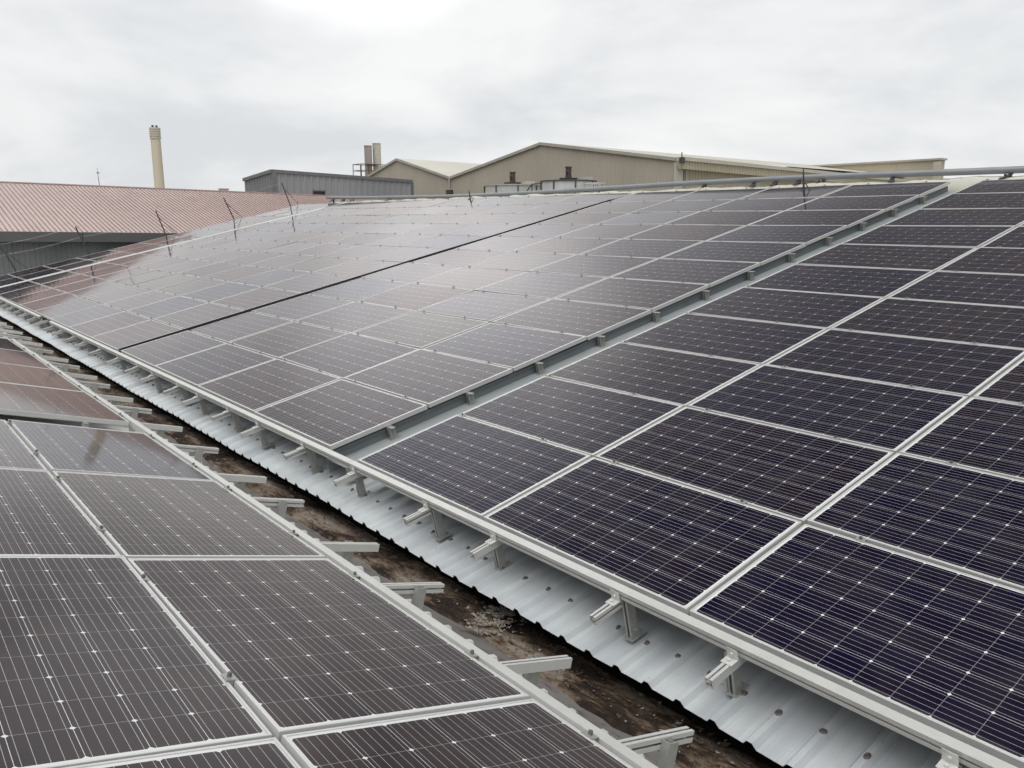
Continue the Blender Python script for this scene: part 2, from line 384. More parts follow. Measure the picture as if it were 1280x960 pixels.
bm = bmesh.new(); ribbed(bm, lambda x, v, o: PL(x, v, o+0.025), -0.635, 9.0, XA, XB, -3.47, wob=0.010, rib=0.030)
o2 = mesh_obj('roof_sheet', bm, M_sheet_old, fac)
sol = o2.modifiers.new('thickness', 'SOLIDIFY'); sol.thickness = 0.002; sol.offset = -1
def fpart(name, bm, mat, **k):
    o = mesh_obj(name, bm, mat, fac, **k); o.matrix_parent_inverse = fac.matrix_world.inverted(); return o
o2.matrix_parent_inverse = fac.matrix_world.inverted()
# back slope and ridge capping
bm = bmesh.new()
r0 = PR(0, V_RIDGE, SH-0.03)
box(bm, XA, XB, r0.y-11.0, r0.y, -0.01, 0.0, lambda x, y, z: Vector((x, y, r0.z + z - (r0.y-y)*math.tan(TR))))
fpart('roof_sheet', bm, M_sheet)
bm = bmesh.new()
rz = PR(0, V_RIDGE, SH+0.012)
prof = [PR(0, V_RIDGE-0.30, SH+0.002), PR(0, V_RIDGE-0.29, SH+0.010), PR(0, V_RIDGE-0.05, SH+0.02), rz + Vector((0, 0, 0.012)), rz + Vector((0, -0.3, -0.06))]
rows = []
nx = 60
for i in range(nx+1):
    x = XA + (XB-XA)*i/nx
    rows.append([bm.verts.new(Vector((x, p.y, p.z + 0.006*math.sin(x*1.9) + 0.004*math.sin(x*5.3)))) for p in prof])
for a, b in zip(rows, rows[1:]):
    for k in range(len(prof)-1): bm.faces.new((a[k], a[k+1], b[k+1], b[k]))
fpart('ridge_capping', bm, M_cream_trim)
# crumpled closure flashing along the top of the panels
bm = bmesh.new(); rows = []
for i in range(400):
    x = -8 + 30.0*i/399
    w = 0.015*math.sin(x*7)+0.02*math.sin(x*2.3+1)+rnd.uniform(-.012, .012)
    rows.append([bm.verts.new(PR(x, 11.24+rnd.uniform(-.02, .02), SH+0.03)), bm.verts.new(PR(x, 11.30, -0.03+w)), bm.verts.new(PR(x, 11.50, -0.02+w*0.5)), bm.verts.new(PR(x, 11.56, SH+0.05))])
for a, b in zip(rows, rows[1:]):
    for k in range(3): bm.faces.new((a[k], a[k+1], b[k+1], b[k]))
fpart('foil_flashing', bm, M_creamroof, smooth=True)
# valley gutter: floor, sloping flange on the left, wall painted black as shade under the right sheet
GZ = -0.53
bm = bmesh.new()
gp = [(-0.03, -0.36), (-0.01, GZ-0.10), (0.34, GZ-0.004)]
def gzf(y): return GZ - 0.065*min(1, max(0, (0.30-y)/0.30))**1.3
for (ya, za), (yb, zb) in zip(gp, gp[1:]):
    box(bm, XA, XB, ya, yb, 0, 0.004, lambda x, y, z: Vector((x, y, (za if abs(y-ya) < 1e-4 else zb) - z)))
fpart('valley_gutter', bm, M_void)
bm = bmesh.new()
box(bm, XA, XB, 0.34, 0.56, 0, 0.004, lambda x, y, z: Vector((x, y, GZ + (y-0.34)*0.42 - z)))
box(bm, XA, XB, 0.56, 0.95, 0, 0.004, lambda x, y, z: Vector((x, y, GZ + 0.0924 - z)))
fpart('gutter_flange', bm, M_flange)
bm = bmesh.new()
box(bm, XB-0.3, XB-0.05, -22, 11, -7, 0, lambda x, y, z: Vector((x, y, -7 if z == -7 else -0.62)))
fpart('wall', bm, M_olive)
bm = bmesh.new()
box(bm, XA+0.05, XB-0.31, -22.3, -22, -7, 0); box(bm, XA+.05, XB-0.31, 10, 10.3, -7, 1.8)
fpart('wall', bm, M_beige)
# gable infill at the far end
bm = bmesh.new()
for P_, va, vb in ((PR, -0.2, V_RIDGE), (PL, -0.45, 8.9)):
    a, b = P_(XB-0.17, va, SH-0.06), P_(XB-0.17, vb, SH-0.06)
    q = [bm.verts.new(p) for p in (a, b, Vector((b.x, b.y, -0.63)), Vector((a.x, a.y, -0.63)))]
    bm.faces.new(q)
fpart('gable_infill', bm, M_olive)

# raised pale flashing lying along the walkway gap
bm = bmesh.new()
box(bm, 0.27, 0.62, 0.0, 11.1, -0.154, -0.1515, PR); box(bm, 0.27, 0.272, 0.0, 11.1, -0.29, -0.1545, PR); box(bm, 0.618, 0.62, 0.0, 11.1, -0.29, -0.1545, PR)
fpart('gap_flashing', bm, M_gaplight)
bm = bmesh.new()
box(bm, 0.50, 0.505, 0.02, 11.1, -0.1512, -0.062, PR); box(bm, 0.4945, 0.4995, 0.02, 11.1, -0.100, -0.094, PR)
fpart('gap_upstand', bm, M_gapflash)
# roof screws with washers on the rib crests
def screw_bm():
    bm = bmesh.new()
    bmesh.ops.create_cone(bm, cap_ends=True, segments=12, radius1=0.0175, radius2=0.011, depth=0.006, matrix=Matrix.Translation((0, 0, 0.003)))
    bmesh.ops.create_cone(bm, cap_ends=True, segments=6, radius1=0.007, radius2=0.006, depth=0.008, matrix=Matrix.Translation((0, 0, 0.010)))
    return bm
proto = fpart('roof_screw', screw_bm(), M_washer)
inv = fac.matrix_world.inverted()
xs = [-2.06 + 0.2*k for k in range(-18, 128)]
cx = sorted(xs, key=lambda x: abs(x+3.5))
first = True
far_bm = bmesh.new()
for i, x in enumerate(cx):
    m = frameR(x + rnd.uniform(-.006, .006), -0.036 + rnd.uniform(-.012, .012), SH+0.0005) @ Matrix.Rotation(rnd.uniform(-.4, .4), 4, 'Z') @ Matrix.Diagonal((rnd.uniform(.8, 1.1), rnd.uniform(.95, 1.5), 1, 1))
    if i < 99:
        if i == 0: s = proto
        else:
            s = proto.copy(); C.objects.link(s); s.parent = fac
        s.matrix_parent_inverse = Matrix.Identity(4)
        s.matrix_basis = inv @ m
    else:
        b2 = screw_bm(); b2.transform(m); me = bpy.data.meshes.new('tmp'); b2.to_mesh(me); b2.free(); far_bm.from_mesh(me); bpy.data.meshes.remove(me)
tag(fpart('roof_screws', far_bm, M_washer), kind='stuff')

# ------------------------------------------------------------------ dirt in the gutter
bm = bmesh.new()
from mathutils import noise as mn
nx, ny = 620, 22
grid = []
for i in range(nx+1):
    x = -8.0 + 33.0*(i/nx)**1.35
    row = []
    for j in range(ny+1):
        y = -0.02 + 0.42*j/ny
        h = 0.012 + 0.022*max(0, mn.noise(Vector((x*1.6, y*4, 0.3)))+0.35) + 0.010*mn.noise(Vector((x*9, y*11, 2))) + 0.005*mn.noise(Vector((x*28, y*30, 5)))
        if j in (0, ny): h = -0.004
        yy = y + ((0.055*mn.noise(Vector((x*2.1, 7, 0))) + 0.03*mn.noise(Vector((x*9, 3, 0)))) if j > ny-3 else 0)
        if j == ny: h = 0.001
        zz = gzf(yy) + h + max(0, yy-0.34)*0.42
        row.append(bm.verts.new((x, yy, zz)))
    grid.append(row)
for a, b in zip(grid, grid[1:]):
    for j in range(ny): bm.faces.new((a[j], b[j], b[j+1], a[j+1]))
for f_ in bm.faces: f_.smooth = True
for k in range(2600):
    x = -6 + 16*rnd.random()**1.3; y = rnd.uniform(0.0, 0.36)
    s = rnd.uniform(0.004, 0.013)
    z = gzf(y) + max(0, y-0.34)*0.42 + 0.016 + 0.022*max(0, mn.noise(Vector((x*1.6, y*4, 0.3)))+0.35) + rnd.uniform(0, .008)
    a = rnd.uniform(0, 6.28)
    pts = [Vector((x + s*rnd.uniform(.5, 1.4)*math.cos(a+q*2.09), y + s*rnd.uniform(.5, 1.4)*math.sin(a+q*2.09), z + rnd.uniform(0, s*.8))) for q in range(3)]
    fc = bm.faces.new([bm.verts.new(p) for p in pts]); fc.material_index = 1 if rnd.random() < 0.88 else 2
for k in range(170):      # larger leaves and twigs
    x = -5.5 + 13*rnd.random()**1.3; y = rnd.uniform(0.03, 0.38); ln = rnd.uniform(0.015, 0.04); wd = ln*rnd.uniform(0.12, 0.5); a = rnd.uniform(0, 6.28)
    z = gzf(y) + max(0, y-0.34)*0.42 + 0.024 + 0.022*max(0, mn.noise(Vector((x*1.6, y*4, 0.3)))+0.35)
    d, n = Vector((math.cos(a), math.sin(a), rnd.uniform(-.2, .2))), Vector((-math.sin(a), math.cos(a), rnd.uniform(-.3, .3)))
    o_ = Vector((x, y, z)); pts = [o_-d*ln, o_+n*wd-d*ln*.1+Vector((0, 0, .004)), o_+d*ln, o_-n*wd+Vector((0, 0, -.003))]
    fc = bm.faces.new([bm.verts.new(p) for p in pts]); fc.material_index = 1 if rnd.random() < 0.7 else 2
tag(mesh_obj('gutter_dirt', bm, None, mats=[M_dirt, M_chip, M_flake]), 'dark brown rotting dirt and leaf litter along the valley gutter floor', 'dirt', kind='stuff')
# pale crumbly heap of dried flakes
bm = bmesh.new()
k = 0
while k < 760:
    tt = rnd.uniform(-1, 1)
    x = -2.02 - 0.10*tt + rnd.gauss(0, 0.055); y = 0.17 + 0.20*tt + rnd.gauss(0, 0.05)
    if y > 0.44 or mn.noise(Vector((x*13, y*13, 4))) + 0.25*rnd.random() < 0.02: continue
    k += 1
    z = gzf(y) + 0.030 + 0.022*max(0, mn.noise(Vector((x*1.6, y*4, 0.3)))+0.35) + max(0, y-0.34)*0.42 + rnd.uniform(-0.006, .004)
    s = rnd.uniform(0.003, 0.012)*(1.6 if rnd.random() < .06 else 1); a = rnd.uniform(0, 6.28)
    q = [Vector((x + s*rnd.uniform(.4, 1.6)*math.cos(a+i*1.57), y + s*rnd.uniform(.3, 1.0)*math.sin(a+i*1.57), z + rnd.uniform(-.002, .004))) for i in range(4)]
    lo = [bm.verts.new(p - Vector((0, 0, 0.004))) for p in q]; hi = [bm.verts.new(p) for p in q]
    bm.faces.new(hi)
    for i in range(4): bm.faces.new((lo[i], lo[(i+1) % 4], hi[(i+1) % 4], hi[i]))
tag(mesh_obj('flake_heap', bm, M_flake), 'pale crumbled flakes heaped across the brown dirt in the gutter', 'debris', kind='stuff')

# ------------------------------------------------------------------ solar panels
def frame_bm():
    bm = bmesh.new()
    hw, hh = PW/2, PH/2; lip = 0.009
    prof = [(0.0, -0.04), (0.0, -0.0012), (0.0012, 0.0), (lip, 0.0), (lip, -0.004), (0.002, -0.0045), (0.002, -0.04)]
    rings = []
    for d, z in prof:
        rings.append([bm.verts.new((sx*(hw-d), sy*(hh-d), z)) for sx, sy in ((-1, -1), (1, -1), (1, 1), (-1, 1))])
    rings.append(rings[0])
    for a, b in zip(rings, rings[1:]):
        for k in range(4): bm.faces.new((a[k], a[(k+1) % 4], b[(k+1) % 4], b[k]))
    return bm
def sheet_bm():
    bm = bmesh.new(); hw, hh = PW/2-0.0095, PH/2-0.0095
    bm.faces.new([bm.verts.new((x, y, -0.003)) for x, y in ((-hw, -hh), (hw, -hh), (hw, hh), (-hw, hh))])
    return bm
def clamp_bm():
    bm = bmesh.new()
    box(bm, -0.026, 0.026, -0.011, 0.011, 0.0006, 0.0042)
    box(bm, -0.024, 0.024, -0.0085, 0.0085, -0.04, 0.0006)
    box(bm, -0.026, 0.026, -0.0190, -0.0112, 0.0003, 0.0036); box(bm, -0.026, 0.026, 0.0112, 0.0190, 0.0003, 0.0036)
    n0 = len(bm.faces)
    bmesh.ops.create_cone(bm, cap_ends=True, segments=6, radius1=0.009, radius2=0.008, depth=0.014, matrix=Matrix.Translation((0, 0, 0.0113)))
    bm.faces.ensure_lookup_table()
    for f_ in bm.faces[n0:]: f_.material_index = 1
    return bm
pf = mesh_obj('frame', frame_bm(), M_frame); ps = mesh_obj('cell_sheet', sheet_bm(), M_cell); ps_warm = mesh_obj('cell_sheet', sheet_bm(), M_cell_warm); pc = mesh_obj('clamp', clamp_bm(), None, mats=[M_alu_dull, M_boltd])
protos_used = {'f': False, 's': False, 'w': False, 'c': False}
def child(src, key, parent, loc=(0, 0, 0)):
    if not protos_used[key]:
        protos_used[key] = True; c = src; c.parent = parent
    else:
        c = src.copy(); C.objects.link(c); c.parent = parent
    c.location = loc
    return c
RAILS_R = [-6.45, -5.6, -4.62, -3.67, -2.93, -1.88, -1.13, -0.08, 0.85, 1.83, 2.65, 3.58, 4.31, 5.28, 6.05, 7.0, 8.04, 9.06, 9.85, 10.9, 11.7, 12.7, 13.5,
           14.5, 15.3, 16.3, 17.1, 18.1, 18.9, 19.9, 20.5, 21.6, 22.3, 23.2, 24.0]
RAILS_L = [-4.9, -3.90, -3.21, -2.22, -1.50, -0.48, 0.21, 1.26, 2.22, 3.17, 3.87, 4.87, 5.57, 6.53, 7.25, 8.25, 9.2, 10.1, 11.0, 12.0, 12.7, 13.7]
ORD = ['first', 'second', 'third', 'fourth', 'fifth', 'sixth', 'seventh', 'eighth', 'ninth', 'tenth', 'eleventh']
PX, PY = 1.67, 1.012
def solar_panel(M, xl, row, rails, sgn, label, group):
    """xl: lower world x of the panel's span"""
    xc = xl + PW/2 + 0.01; vc = row*PY + PH/2
    p = empty('solar_panel')
    m = (frameR if sgn < 0 else frameL)(xc, vc, rnd.uniform(-0.0015, 0.0015))
    m = m @ Matrix.Rotation(math.radians(rnd.gauss(0, 0.24)), 4, 'X') @ Matrix.Rotation(math.radians(rnd.gauss(0, 0.24)), 4, 'Y')
    p.matrix_world = m
    child(pf, 'f', p); child(ps, 's', p) if sgn < 0 else child(ps_warm, 'w', p)
    for rx in rails:
        if xl+0.06 < rx < xl+PW-0.04:
            lx = (rx-xc)*(1 if sgn > 0 else -1)
            child(pc, 'c', p, (lx, PH/2+0.010, 0))
            if row == 0 and sgn > 0: child(pc, 'c', p, (lx, -PH/2-0.010, 0))
    tag(p, label, 'solar panel', group)
    return p
GR, GL = 'solar panels on the right roof slope', 'solar panels on the near left roof slope'
blocksR = [([0 - PX*(k+1) for k in range(4)], 'column right of the open walkway gap', 1),
           ([0.455 + PX*k for k in range(4)], 'column left of the open walkway gap', 1),
           ([7.322 + PX*k for k in range(4)], 'column beyond the thick black seam', 1),
           ([14.06 + PX*k for k in range(4)], 'column beyond the thin dark seam', 1),
           ([21.08 + PX*k for k in range(2)], 'column beyond the far pale strip', 1)]
def rowname(r, n):
    return 'bottom row' if r == 0 else ('top row' if r == n-1 else ORD[r] + ' row up')
for cols, desc, _ in blocksR:
    for ci, xl in enumerate(cols):
        for r in range(11):
            solar_panel(None, xl, r, RAILS_R, -1, 'solar panel on right slope, %s, %s %s' % (rowname(r, 11), ORD[ci], desc), GR)
blocksL = [([1.41 - PX*(k+1) for k in range(4)], 'near block'), ([1.87 + PX*k for k in range(4)], 'block beyond the gap')]
for cols, desc in blocksL:
    for ci, xl in enumerate(cols):
        for r in range(4):
            where = ('nearer than' if desc == 'near block' else 'beyond')
            solar_panel(None, xl, r, RAILS_L, 1, 'solar panel on left slope, %s, %s column %s the cross gap' % (('gutter-side bottom row' if r == 0 else ORD[r] + ' row up'), ORD[ci], where), GL)

# ------------------------------------------------------------------ edge rails along both eaves
def edge_rail(P, x0, x1, va, vb, ztop, label, group, h=0.052):
    bm = bmesh.new()
    f = lambda x, v, z: P(x, v, z)
    lo, hi = min(va, vb), max(va, vb)
    tk = 0.003; zc = ztop - h/2 - 0.002
    box(bm, x0, x1, lo, hi, ztop-tk, ztop, f)
    box(bm, x0, x1, lo, hi, ztop-h, ztop-h+tk, f)
    box(bm, x0, x1, lo, lo+tk, ztop-h+tk, zc-0.0045, f); box(bm, x0, x1, lo, lo+tk, zc+0.0045, ztop-tk, f)
    box(bm, x0, x1, lo+0.022, lo+0.025, ztop-h+tk, ztop-tk, f)
    box(bm, x0, x1, hi-tk, hi, ztop-h+tk, ztop-tk, f)
    o = mesh_obj('edge_rail', bm, M_alu)
    tag(o, label, 'rail', group)
    return o
GE = 'pale edge rails along the panel fronts'
edge_rail(PR, -7.0, -0.012 + 0.02, -0.029, -0.078, -0.004, 'pale aluminium edge rail along the nearest right panels, ending at walkway gap', GE)
edge_rail(PR, 0.012, 12.0, -0.029, -0.078, -0.004, 'pale aluminium edge rail left of walkway gap on the right slope', GE)
edge_rail(PR, 13.0, 20.9, -0.029, -0.078, -0.004, 'far pale edge rail past the break in the right eave line', GE)
edge_rail(PR, 21.0, 24.5, -0.029, -0.078, -0.004, 'farthest short edge rail at the end of the right eave', GE)
edge_rail(PL, -5.6, 1.60, -0.030, -0.088, 0.000, 'pale edge rail along the near left panels, nearest the camera', GE)
edge_rail(PL, 1.606, 8.60, -0.030, -0.088, 0.000, 'pale edge rail of the farther left panels beyond the gap', GE)

# ------------------------------------------------------------------ mounting rails with legs
def foot_parts(bm_leg, bm_foot, xs, y, ztop, zbot, side):
    """leg profile beside the rail; xs = x of leg centre, all in the slope's local frame"""
    w, d = 0.040, 0.052
    # two flanges and a recessed web give the grooved face seen in the photo
    box(bm_leg, xs-w/2, xs-w/2+0.004, y-d/2, y+d/2, zbot+0.004, ztop)
    box(bm_leg, xs+w/2-0.004, xs+w/2, y-d/2, y+d/2, zbot+0.004, ztop)
    box(bm_leg, xs-w/2+0.004, xs+w/2-0.004, y-d/2+0.018, y-d/2+0.021, zbot+0.004, ztop-0.001)
    box(bm_leg, xs-w/2+0.004, xs-0.007, y-d/2, y-d/2+0.003, zbot+0.004, ztop)
    box(bm_leg, xs+0.007, xs+w/2-0.004, y-d/2, y-d/2+0.003, zbot+0.004, ztop)
    box(bm_leg, xs-w/2+0.004, xs+w/2-0.004, y+d/2-0.004, y+d/2, zbot+0.004, ztop)
    # foot: angle with an upstand and a flat base
    box(bm_foot, xs-0.032, xs+0.032, y-d/2-0.012, y+d/2+0.050, zbot, zbot+0.004)
    fs = side
    xa = xs+fs*(w/2+0.0005); xb = xs+fs*(w/2+0.0045)
    box(bm_foot, min(xa, xb), max(xa, xb), y-d/2-0.004, y+d/2+0.004, zbot+0.004, zbot+0.085)
    bmesh.ops.create_cone(bm_foot, cap_ends=True, segments=6, radius1=0.008, radius2=0.008, depth=0.014,
                          matrix=Matrix.Translation((xs+fs*(w/2+0.0115), y, zbot+0.055)) @ Matrix.Rotation(math.pi/2, 4, 'Y'))
    bmesh.ops.create_cone(bm_foot, cap_ends=True, segments=6, radius1=0.008, radius2=0.008, depth=0.012,
                          matrix=Matrix.Translation((xs, y+d/2+0.030, zbot+0.010)))
def make_rail(slope, variant, vend, vtop, leg_v, has_bracket, rail_top):
    """local frame: y up-slope (0 at panel edge), z out; returns list of (name, mesh object)"""
    h, w = 0.046, 0.040
    b1 = bmesh.new()
    strut(b1, -w/2, w/2, vend, vtop, rail_top-h, rail_top, side=variant)
    b2, b3 = bmesh.new(), bmesh.new()
    foot_parts(b2, b3, -variant*0.0 + variant*(w/2+0.021), leg_v, rail_top-0.004, SH+0.001, variant)
    parts = [('rail', b1, M_alu), ('leg', b2, M_alu_dull), ('foot', b3, M_alu_dull)]
    if has_bracket:
        b4 = bmesh.new()
        box(b4, -0.030, 0.030, -0.1380, -0.0872, rail_top+0.0008, rail_top+0.0042)
        box(b4, -0.030, 0.030, -0.0892, -0.0862, rail_top+0.0044, -0.012)
        bmesh.ops.create_cone(b4, cap_ends=True, segments=6, radius1=0.009, radius2=0.009, depth=0.010, matrix=Matrix.Translation((0, -0.114, rail_top+0.0095)))
        bmesh.ops.create_cone(b4, cap_ends=True, segments=6, radius1=0.008, radius2=0.008, depth=0.009, matrix=Matrix.Translation((0, -0.0940, -0.036)) @ Matrix.Rotation(math.pi/2, 4, 'X'))
        parts.append(('bracket', b4, M_alu))
    return [mesh_obj(n, b, m) for n, b, m in parts]
def place_rails(slope, xs, vend, vtop, leg_v, bracket, rail_top, labelf, group):
    protos = {}
    for i, x in enumerate(xs):
        var = 1 if i % 2 == 0 else -1
        root = empty('mounting_rail'); root.matrix_world = (frameR if slope == 'R' else frameL)(x, rnd.uniform(-.012, .012), 0)
        if var not in protos:
            ps_ = make_rail(slope, var, vend, vtop, leg_v, bracket, rail_top); protos[var] = ps_
        else:
            ps_ = []
            for q in protos[var]:
                c = q.copy(); C.objects.link(c); ps_.append(c)
        for q in ps_: q.parent = root if q.name.split('.')[0] != 'foot' else None
        leg = [q for q in ps_ if q.name.split('.')[0] == 'leg'][0]
        for q in ps_:
            if q.name.split('.')[0] == 'foot': q.parent = leg
        tag(root, labelf(i, x), 'mounting rail', group)
def near_label(xs, side):
    def fn(i, x):
        n = len(xs)
        if side == 'R':
            if x < 0: a = ORD[[q for q in xs if q < 0][::-1].index(x)] + ' to the right of the walkway gap'
            elif x < 7.2: a = ORD[[q for q in xs if 0 <= q < 7.2].index(x)] + ' to the left of the walkway gap'
            elif x < 14.0: a = ORD[[q for q in xs if 7.2 <= q < 14.0].index(x)] + ' beyond the thick black seam'
            else: a = ORD[[q for q in xs if q >= 14.0].index(x)] + ' beyond the thin dark seam'
            return 'slotted rail stub under the right eave, ' + a
        if x < 1.45: a = ORD[[q for q in xs if q < 1.45][::-1].index(x)] + ' nearer than the left cross gap'
        else: a = ORD[[q for q in xs if q >= 1.45].index(x)] + ' beyond the left cross gap'
        return 'long rail stub over the gutter, ' + a
    return fn
RT = -0.0645
ORD = ORD + ['twelfth', 'thirteenth', 'fourteenth', 'fifteenth', 'sixteenth', 'seventeenth', 'eighteenth']
place_rails('R', RAILS_R, -0.262, 11.15, -0.045, True, RT, near_label(RAILS_R, 'R'), 'mounting rail stubs under the right eave')
place_rails('L', RAILS_L, -0.575, 4.2, -0.405, False, -0.052, near_label(RAILS_L, 'L'), 'mounting rail stubs over the gutter from the left')

# legs standing in the open walkway gap and in the cross gap of the left slope
def gap_leg(fr, x, v, label, group, protos, zfoot):
    root = empty('support_leg'); root.matrix_world = fr(x, v, 0)
    if not protos:
        b2, b3, b4 = bmesh.new(), bmesh.new(), bmesh.new()
        foot_parts(b2, b3, 0.0, 0.0, -0.046, zfoot, 1)
        box(b4, -0.028, 0.060, -0.020, 0.020, -0.0455, -0.0410)
        q = [mesh_obj('leg', b2, M_alu_dull, root), mesh_obj('foot', b3, M_alu_dull), mesh_obj('top_plate', b4, M_alu_dull, root)]
        q[1].parent = q[0]; protos.extend(q)
    else:
        q = [s.copy() for s in protos]
        for s in q: C.objects.link(s); s.parent = root
        q[1].parent = q[0]
    tag(root, label, 'support leg', group)
pgR, pgL = [], []
GLG = 'support legs standing in the walkway gap'
for k in range(12):
    v = 0.57 + 0.872*k
    # leg faces towards the gap; mirrored local x because the right slope frame runs to -x
    gap_leg(frameR, 0.435, v, ('support leg in the open walkway gap, ' + ('lowest, nearest the eave rail' if k == 0 else ('highest, by the ridge' if k == 11 else ORD[k] + ' up from the eave rail'))), GLG, pgR, -0.1505)
for k in range(4):
    gap_leg(frameL, 1.84, 0.35 + 1.0*k, 'support leg in the cross gap of the left slope, ' + ('by the gutter edge' if k == 0 else ORD[k] + ' from the gutter'), 'support legs in the left cross gap', pgL, SH+0.026)

# ------------------------------------------------------------------ ridge pipe
rp = empty('ridge_pipe', PR(8, 11.5, 0)); tag(rp, 'long grey pipe running on brackets along the ridge above the panels', 'pipe')
pts = [(x, -11.22, z) for x, z in ((22.9, 2.66), (20, 2.60), (15, 2.535), (12.5, 2.535), (10.4, 2.55), (8.3, 2.58), (6.3, 2.608), (4.3, 2.622), (2.4, 2.622), (0.5, 2.60), (-3, 2.588), (-8, 2.58))]
fine = []
for a, b in zip(pts, pts[1:]):
    for k in range(6): fine.append(tuple(a[i] + (b[i]-a[i])*k/6 for i in range(3)))
fine.append(pts[-1])
# smooth the path
for _ in range(4):
    fine = [fine[0]] + [tuple((fine[i-1][j]+2*fine[i][j]+fine[i+1][j])/4 for j in range(3)) for i in range(1, len(fine)-1)] + [fine[-1]]
bm = bmesh.new(); tube(bm, fine, 0.055, 14)
inv_rp = rp.matrix_world.inverted()
o = mesh_obj('pipe', bm, M_pipe, rp, smooth=True); o.matrix_parent_inverse = inv_rp
def zpipe(x):
    for a, b in zip(pts, pts[1:]):
        if b[0] <= x <= a[0]: return a[2] + (b[2]-a[2])*(a[0]-x)/(a[0]-b[0])
    return 2.6
proto_b = None
for k, x in enumerate([22.4, 21.6, 20.9, 18.4, 15.6, 12.4, 11.8, 8.6, 5.6, 4.4, 3.9, 3.4, 2.9, 1.6, -0.25, -1.9]):
    zp = zpipe(x)
    if proto_b is None:
        bm = bmesh.new()
        box(bm, -0.03, 0.03, -0.012, 0.012, -0.20, -0.057)
        box(bm, -0.035, 0.035, -0.03, 0.20, -0.072, -0.060, lambda a, b, c: Vector((a, b, c - b*0.35)))
        bmesh.ops.create_cone(bm, cap_ends=True, segments=8, radius1=0.02, radius2=0.02, depth=0.05, matrix=Matrix.Translation((0, 0.10, -0.085)))
        proto_b = mesh_obj('bracket', bm, M_dsteel, rp); b_ = proto_b
    else:
        b_ = proto_b.copy(); C.objects.link(b_); b_.parent = rp
    b_.matrix_parent_inverse = Matrix.Identity(4)
    b_.matrix_basis = inv_rp @ Matrix.Translation((x, -11.22, zp)) @ Matrix.Rotation(rnd.uniform(-.4, .4), 4, 'Z')

# ------------------------------------------------------------------ dark braced posts and safety wires
posts = [((25.0, 0.35, -0.05), (25.0, 0.75, 0.62)), ((25.05, -1.3, 0.29), (25.05, -0.95, 1.12)), ((24.9, -3.46, 0.78), (24.9, -3.13, 1.66)),
         ((24.9, -5.98, 1.35), (24.9, -5.70, 2.19)), ((24.95, -8.45, 1.90), (24.95, -8.12, 2.66)), ((24.94, -10.68, 2.40), (24.94, -10.37, 3.25))]
pn = ['dark braced post at the far roof edge, leftmost and cut by the frame', 'dark braced post before the grey green wall at the far roof edge',
      'dark braced post left of the chimney before the grey gutter fascia', 'dark braced post below the tall chimney before the pink roof',
      'dark braced post beneath the small box vent before the pink roof', 'dark braced post before the grey building, highest at the far edge']
tops = []
for (b, t_), lab in zip(posts, pn):
    b, t_ = Vector(b), Vector(t_)
    r = empty('safety_post', b); tag(r, lab, 'post', 'dark braced posts along the far roof edge')
    d = t_-b
    bm = bmesh.new(); tube(bm, [(0, 0, -0.30), (0, 0, 0), d], 0.021, 8); mesh_obj('post', bm, M_dsteel, r)
    bm = bmesh.new(); tube(bm, [(-0.02, -0.42, 0.09-0.12), d*0.72+Vector((0, -0.02, 0))], 0.009, 6)
    mesh_obj('brace', bm, M_dsteel, r)
    bm = bmesh.new(); box(bm, -0.07, 0.07, -0.08, 0.08, -0.31, -0.295); mesh_obj('base_plate', bm, M_dsteel, r)
    tops.append((b, d))
for lvl, lab in ((1.0, 'thin safety wire strung between the post tops at far edge'), (0.62, 'thin middle safety wire strung between the far edge posts')):
    bm = bmesh.new(); w = []
    for (b, d), (b2, d2) in zip(tops, tops[1:]):
        p, q = b + d*lvl, b2 + d2*lvl
        for k in range(6):
            s = k/6; pt = p.lerp(q, s); pt.z -= 0.10*s*(1-s)*2; w.append(pt)
    w.append(tops[-1][0] + tops[-1][1]*lvl)
    tube(bm, w, 0.0035, 5)
    tag(mesh_obj('safety_wire', bm, M_alu_dull), lab, 'wire', 'safety wires between posts')
for b, t_, lab in (((13.26, -10.73, 2.42), (13.26, -10.68, 2.66), 'short dark spike standing by the ridge pipe above the thin dark seam'),
                   ((2.83, -10.49, 2.36), (2.83, -10.43, 2.74), 'short dark spike standing at the ridge left of the walkway gap')):
    b, t_ = Vector(b), Vector(t_); d = t_-b
    r = empty('ridge_spike', b); tag(r, lab, 'post', 'short dark ridge spikes')
    bm = bmesh.new(); tube(bm, [(0, 0, -0.02), d*0.5, d], 0.02, 8, rs=[0.022, 0.017, 0.008]); mesh_obj('spike', bm, M_dsteel, r)
    bm = bmesh.new(); tube(bm, [(-0.11, -0.05, -0.01), d*0.42], 0.010, 6); mesh_obj('brace', bm, M_dsteel, r)
    bm = bmesh.new(); box(bm, -0.05, 0.05, -0.05, 0.05, -0.018, -0.004); mesh_obj('base_plate', bm, M_dsteel, r)

# ------------------------------------------------------------------ background buildings
def corr_wall(bm, p0, p1, zb, ztop, pitch, depth, nrm, duty=0.5):
    """ribbed wall from p0 to p1 (xy), top height ztop(s) with s in 0..1"""
    p0, p1 = Vector((p0[0], p0[1], 0)), Vector((p1[0], p1[1], 0)); ln = (p1-p0).length; n = Vector((nrm[0], nrm[1], 0))
    prof = []; k = 0
    while k*pitch < ln:
        for f_, dd in ((0.0, 0), (duty-0.12, 0), (duty, depth), (0.88, depth)):
            s = (k+f_)*pitch
            if s <= ln: prof.append((s, dd))
        k += 1
    prof.append((ln, 0))
    a = []; b = []
    for s, dd in prof:
        p = p0.lerp(p1, s/ln) + n*dd
        a.append(bm.verts.new((p.x, p.y, zb))); b.append(bm.verts.new((p.x, p.y, ztop(s/ln))))
    for i in range(len(prof)-1): bm.faces.new((a[i], a[i+1], b[i+1], b[i]))
